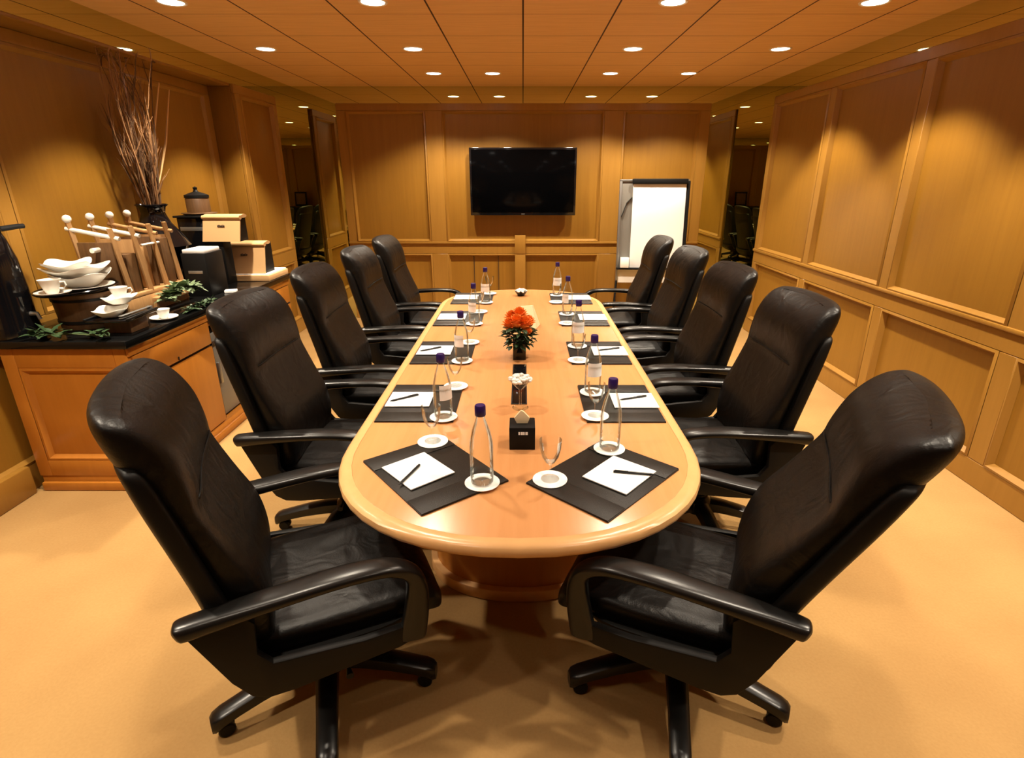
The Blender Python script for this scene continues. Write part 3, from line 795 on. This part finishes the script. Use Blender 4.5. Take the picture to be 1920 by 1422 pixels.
# second riser: dark glass block with tray and white cups
t = thing('tray_stand', 'low dark wooden stand holding the second tray of white cups', 'riser', (-2.20, 3.00, W))
MB().box(-.07, .07, -.075, .075, .0, .075, .004).build('stand_block', BARREL, t)
tr = thing('serving_tray', 'black tray with white cups, in front of the bucket riser', 'tray', (-2.205, 2.99, W + .0755), .06)
MB().box(-.11, .11, -.14, .14, 0, .012, .004).build('tray_base', BLACKGLOSS, tr)
m = MB(); m.box(.10, .115, -.145, .145, .01, .022, .004); m.box(-.115, -.10, -.145, .145, .01, .022, .004); m.build('rim', BLACKMATT, tr)
zz = W + .0755 + .0125
dish_square((-2.225, 2.94, zz), 'white square dish at the near side of the black tray', .075, .10, .045, .35, .006)
dish_square((-2.225, 3.03, zz + .054), 'white square dish tilted over the first on the black tray', .07, .09, .04, .1, .006)
cup((-2.225, 3.035, zz + .078), 'white cup resting on the square dishes of the black tray', .8)
t = thing('serving_tongs', 'flat grey metal serving tongs in front of the black tray', 'tongs', (-2.132, 3.00, zz))
for sy, nm in ((-1, 'arm'), (1, 'arm')):
    m = MB(); m.box(-.010, .010, -.13, .12, .004 + (sy + 1) * .006, .008 + (sy + 1) * .006, .0015); m.build('tong_arm', STEEL, t)
MB().box(-.013, .013, .11, .125, .003, .022, .002).build('hinge', STEEL, t)
saucer((-2.14, 3.235, W), 'white saucer near the front edge of the worktop beside the leaves', .075)
cup((-2.14, 3.235, W + .0083), 'white cup on the saucer near the front edge of the worktop', 2.2, .85)

# wooden rack with white knobs
t = thing('serving_rack', 'slatted wooden serving rack with white knobs behind the white china', 'rack', (-2.50, 3.61, W))
m = MB(); m.box(-.13, .13, -.32, .29, .10, .125, .004); m.box(-.13, -.10, -.32, .29, .0, .10, .004); m.box(.10, .13, -.32, .29, .0, .10, .004); m.build('rack_base', OAK, t)
m = MB(); m.box(.13, .2, -.10, .25, .05, .075, .003); m.box(.13, .15, -.1, .25, 0, .05); m.build('front_shelf', OAK, t)
for i, y in enumerate((-.25, -.07, .10, .265)):
    lean = -.06
    for sx in (-1, 1):
        h = .56 - (.0 if sx < 0 else .04)
        m = MB(); m.tube([(sx * .115, y, .12), (sx * .115, y + lean, h)], [(.013, .020), (.012, .018)], 4); post = m.build('post', OAK, t, smooth=False)
        if sx < 0: MB().ball((sx * .115, y + lean, h + .014), .023, 14).build('knob', WHITEKNOB, post)
    m = MB(); m.tube([(-.14, y + lean * .9, .52), (.15, y + lean * .75, .46)], .012, 10); m.build('crossbar', WHITEKNOB if i in (0, 1) else OAK, t)
    m = MB(); m.box(-.10, .10, y - .055, y - .043, .13, .44, .003, M=Matrix.Translation((0, .0, 0))); m.build('divider', OAK if i % 2 else BARREL, t)
for i, (y, x) in enumerate(((-.16, .05), (.015, .02), (.18, .06))):
    m = MB(); m.box(x - .09, x + .05, y - .05, y + .05, .126, .36 + .03 * i, .004); m.build('folder', BARREL if i != 1 else OAK, t)
m = MB(); m.tube([(.02, -.36, .40), (.02, -.26, .40)], .014, 10); m.build('dowel', WHITEKNOB, t)
m = MB(); m.tube([(.12, -.08, .40), (.12, .10, .40)], .008, 8); m.build('rail', WHITEKNOB, t)

# black vase with dry branches
t = thing('branch_vase', 'black flared vase holding tall dry branches against the wall', 'vase', (-2.63, 4.11, W))
MB().lathe([(0, 0), (.10, 0), (.11, .01), (.12, .12), (.185, .28), (.205, .335), (.17, .39), (.10, .49), (.075, .56), (.085, .60), (.105, .615), (.098, .62), (.07, .58), (.0, .50)], 36, cap=False).build('vase_body', BLACKGLOSS, t)
rnd = random.Random(21)
ma, mb_ = MB(), MB()
def twig(m, p, d, L, r, depth):
    pts = [Vector(p)]; d = Vector(d).normalized(); n = 7
    for i in range(n):
        d = (d + Vector((rnd.uniform(-.12, .12), rnd.uniform(-.12, .12), rnd.uniform(-.03, .09)))).normalized()
        q = pts[-1] + d * L / n
        q.x = max(q.x, -.19); q.z = min(q.z, 1.545)
        pts.append(q)
    m.tube(pts, [r * (1 - .8 * i / n) for i in range(n + 1)], 5)
    if depth:
        for k in range(6 if depth == 2 else 4):
            i = rnd.randint(2, n)
            dd = (d + Vector((rnd.uniform(-.5, .5), rnd.uniform(-.5, .5), rnd.uniform(.1, .6)))).normalized()
            twig(m, pts[i], dd, L * rnd.uniform(.18, .34), r * .5, depth - 1)
for i in range(15):
    a = rnd.uniform(0, 6.28); s = rnd.uniform(.01, .12)
    twig(ma if i % 3 else mb_, (.04 * math.cos(a), .04 * math.sin(a), .5), (s * math.cos(a) + .03, s * math.sin(a) - .03, 1), rnd.uniform(.7, 1.05), .0075, 2)
for i in range(44):
    a = rnd.uniform(0, 6.28); s = rnd.uniform(.0, .14)
    twig(mb_ if i % 3 else ma, (.03 * math.cos(a), .03 * math.sin(a), .5), (s * math.cos(a), s * math.sin(a), 1), rnd.uniform(.3, .62), .008, 1)
ma.build('branches', TWIG, t); mb_.build('dark_branches', TWIGD, t)
m = MB()
for yy, zz_, L in ((.16, 1.05, .38), (.27, .98, .42)):
    m.tube([(.0, .03, .6), (.02, yy * .6, zz_ * .85), (.03, yy, zz_ + .05), (.04, yy + .16, zz_ + L)], [.004, .005, .009, .004], 6)
m.build('pale_reeds', simple('pale_reed', (.62, .38, .17), .7), t)

# dark dispenser with jar on top
t = thing('drinks_dispenser', 'black drinks dispenser box near the far end of the sideboard', 'dispenser', (-2.60, 4.62, W))
MB().box(-.11, .11, -.12, .12, 0, .50, .008).build('dispenser_body', BLACKGLOSS, t)
MB().box(-.09, .112, -.125, -.119, .40, .43, .002).build('front_strip', STEEL, t)
MB().box(-.125, .125, -.14, .14, .50, .515, .004).build('top_plate', BLACKMATT, t)
t = thing('lidded_jar', 'dark lidded jar with finial standing on the black dispenser', 'jar', (-2.59, 4.63, W + .5155))
MB().lathe([(0, 0), (.10, 0), (.13, .012), (.13, .016), (.085, .02), (.085, .12), (.08, .13), (0, .13)], 28).build('jar_body', BARREL, t)
MB().lathe([(0, .13), (.088, .13), (.088, .15), (.05, .165), (.02, .175), (.012, .19), (.018, .205), (.0, .215)], 24).build('lid', BLACKMATT, t)

# kraft display boxes
def teabox(name, x0, x1, y, z0, z1, depth, label, lean=.06):
    t = thing('display_box', label, 'box', ((x0 + x1) / 2, y, z0), 0, 'kraft display boxes on the sideboard')
    w = (x1 - x0) / 2; h = z1 - z0
    m = MB(); m.loft([[(-w, -.0, 0), (w, 0, 0), (w, depth, 0), (-w, depth, 0)], [(-w, lean, h * .98), (w, lean, h * .98), (w, depth, h * .98), (-w, depth, h * .98)]]); m.build('box_body', BLACKMATT, t, smooth=False)
    m = MB(); m.loft([[(-w - .004, -.012, 0), (w + .004, -.012, 0), (w + .004, -.003, 0), (-w - .004, -.003, 0)], [(-w - .004, lean - .012, h * .86), (w + .004, lean - .012, h * .86), (w + .004, lean - .003, h * .86), (-w - .004, lean - .003, h * .86)]]); fp = m.build('front_panel', TAN, t, smooth=False)
    m = MB(); yy = lean * .62 - .0145
    m.tube([(-.028, yy, h * .60), (-.014, yy, h * .63), (0, yy, h * .60), (.014, yy, h * .63), (.028, yy, h * .60)], [(.002, .004)] * 5, 6); m.tube([(-.026, yy - .001, h * .585), (.026, yy - .001, h * .585)], [(.002, .003)] * 2, 6); m.build('emblem', INK, fp)
    m = MB(); m.tube([(-w - .006, lean * .95 - .004, h * .93), (w + .006, lean * .95 - .004, h * .93)], [(.022, .016)] * 2, 10); m.tube([(-w - .006, lean + .05, h * .97), (w + .006, lean + .05, h * .97)], [(.05, .014)] * 2, 10); m.build('folded_lid', TAN, t)
    return t
teabox('a', -2.47, -2.19, 4.40, W + .33, W + .52, .14, 'upper kraft display box with a small dark emblem on a black plinth')
t = tag(MB().box(-2.475, -2.33, 4.405, 4.53, W, W + .33, .004).build('display_plinth', BLACKMATT), 'black plinth under the upper kraft display box', 'plinth')
teabox('b', -2.44, -2.115, 4.58, W + .056, W + .30, .18, 'lower kraft display box with a small dark emblem at the sideboard end')
t = thing('display_tray', 'shallow kraft tray with white top at the far end of the sideboard', 'tray', (-2.25, 4.73, W))
MB().box(-.20, .18, -.20, .19, 0, .045, .004).build('tray_body', TAN, t)
MB().box(-.19, .17, -.19, .18, .044, .055, .002).build('tray_liner', PAPER, t)
# black napkin box
t = thing('napkin_box', 'black box with white napkins on top behind the sage leaves', 'napkin holder', (-2.30, 4.04, W))
MB().box(-.085, .085, -.12, .12, 0, .30, .006).build('box_body', BLACKMATT, t)
m = MB(); m.box(-.075, .075, -.11, .11, .295, .325, .006, M=Matrix.Rotation(.0, 4, 'X')); m.build('napkins', PAPER, t)
MB().box(-.05, .05, -.1225, -.1195, .16, .18, .001).build('label_strip', STEEL, t)
tag(MB().box(-.04, .04, -.03, .03, 0, .02, .003).build('folded_card', PAPER, loc=(-2.15, 4.06, W), rotz=.3), 'small pale folded card at the foot of the black napkin box', 'card')

# leaf garlands
def garland(name, label, path, mat, n, seed, Ls, Ws, cat='leaves'):
    rnd = random.Random(seed)
    t = thing(name, label, cat, path[0])
    p0 = Vector(path[0]); pts = [Vector(p) - p0 for p in path]
    m = MB(); m.tube(pts, .004, 6); m.build('stem', STEM, t)
    m = MB()
    for i in range(n):
        f = rnd.random() * (len(pts) - 1); k = min(int(f), len(pts) - 2)
        b = pts[k].lerp(pts[k + 1], f - k)
        d = Vector((rnd.uniform(-1, 1), rnd.uniform(-1, 1), rnd.uniform(-.1, .8)))
        m.leaf(b, d, (0, 0, 1), rnd.uniform(*Ls), rnd.uniform(*Ws), .3)
    bot = min(v.co.z for v in m.bm.verts)
    for v in m.bm.verts: v.co.z = max(v.co.z, -p0.z + W + .001)
    m.build('leaves', mat, t)
    return t
garland('sage_sprig', 'pale green sage leaf sprig on the worktop in front of the wooden rack', [(-2.20, 3.37, W + .08), (-2.20, 3.46, W + .12), (-2.20, 3.57, W + .13), (-2.19, 3.70, W + .10)], LEAF, 150, 4, (.05, .08), (.038, .055))
garland('leaf_garland', 'dark green leafy trail along the near end of the worktop', [(-2.58, 2.80, W + .02), (-2.48, 2.79, W + .03), (-2.35, 2.80, W + .03), (-2.16, 2.80, W + .02)], LEAFD, 40, 8, (.05, .08), (.02, .04))
garland('leaf_spray', 'dark leaves lying below the pale sage sprig at the worktop edge', [(-2.095, 3.40, W + .012), (-2.095, 3.54, W + .014), (-2.10, 3.72, W + .014)], LEAFD, 90, 9, (.03, .05), (.015, .028))

# ------------------------------------------------------------------ console behind the camera, visible in the corner mirrors
t = thing('console_table', 'dark console table reflected in the corner mirrors', 'table', (0, YF + .29, 0))
MB().box(-1.0, 1.0, -.2, .2, .93, .97, .004).build('console_top', BLACKGLOSS, t)
MB().box(-.95, .95, -.19, .17, .35, .93, .004).build('console_front', BLACKMATT, t)
for sx in (-1, 1):
    for sy in (-1, 1):
        MB().box(sx * .93 - .03, sx * .93 + .03, sy * .15 - .03, sy * .15 + .03, 0, .36, .003).build('leg', BLACKMATT, t)
for x, lb in ((-.55, 'dark framed picture on the console, seen in the flip chart corner mirror'), (.70, 'dark framed picture on the console, seen in the sideboard corner mirror')):
    t = thing('picture_frame', lb, 'picture frame', (x, YF + .3, .97))
    M = Matrix.Rotation(.12, 4, 'X')
    MB().box(-.16, .16, -.012, .012, .003, .36, .004, M=M).build('frame', BLACKMATT, t)
    MB().box(-.12, .12, .011, .0135, .04, .32, .0, M=M).build('print', BARREL, t)

# ------------------------------------------------------------------ light, camera, view
w = bpy.data.worlds.new('World'); S.world = w; w.use_nodes = True
w.node_tree.nodes['Background'].inputs['Color'].default_value = (1, .7, .4, 1)
w.node_tree.nodes['Background'].inputs['Strength'].default_value = .0
cd = bpy.data.cameras.new('Camera'); cam = bpy.data.objects.new('Camera', cd); C.objects.link(cam)
cd.sensor_width = 36; cd.lens = 1040.3 * 36 / 1920
cd.shift_x = -20.7 / 1920
cam.location = (0, 0, 1.7); cam.rotation_euler = (PI / 2 - .3493, 0, 0)
cd.clip_start = .02
S.camera = cam
S.view_settings.view_transform = 'Standard'; S.view_settings.look = 'None'; S.view_settings.gamma = 1
S.view_settings.use_curve_mapping = False
S.view_settings.exposure = 0.0
S.cycles.use_denoising = True
S.cycles.max_bounces = 10; S.cycles.transparent_max_bounces = 16
S.cycles.sample_clamp_indirect = 6
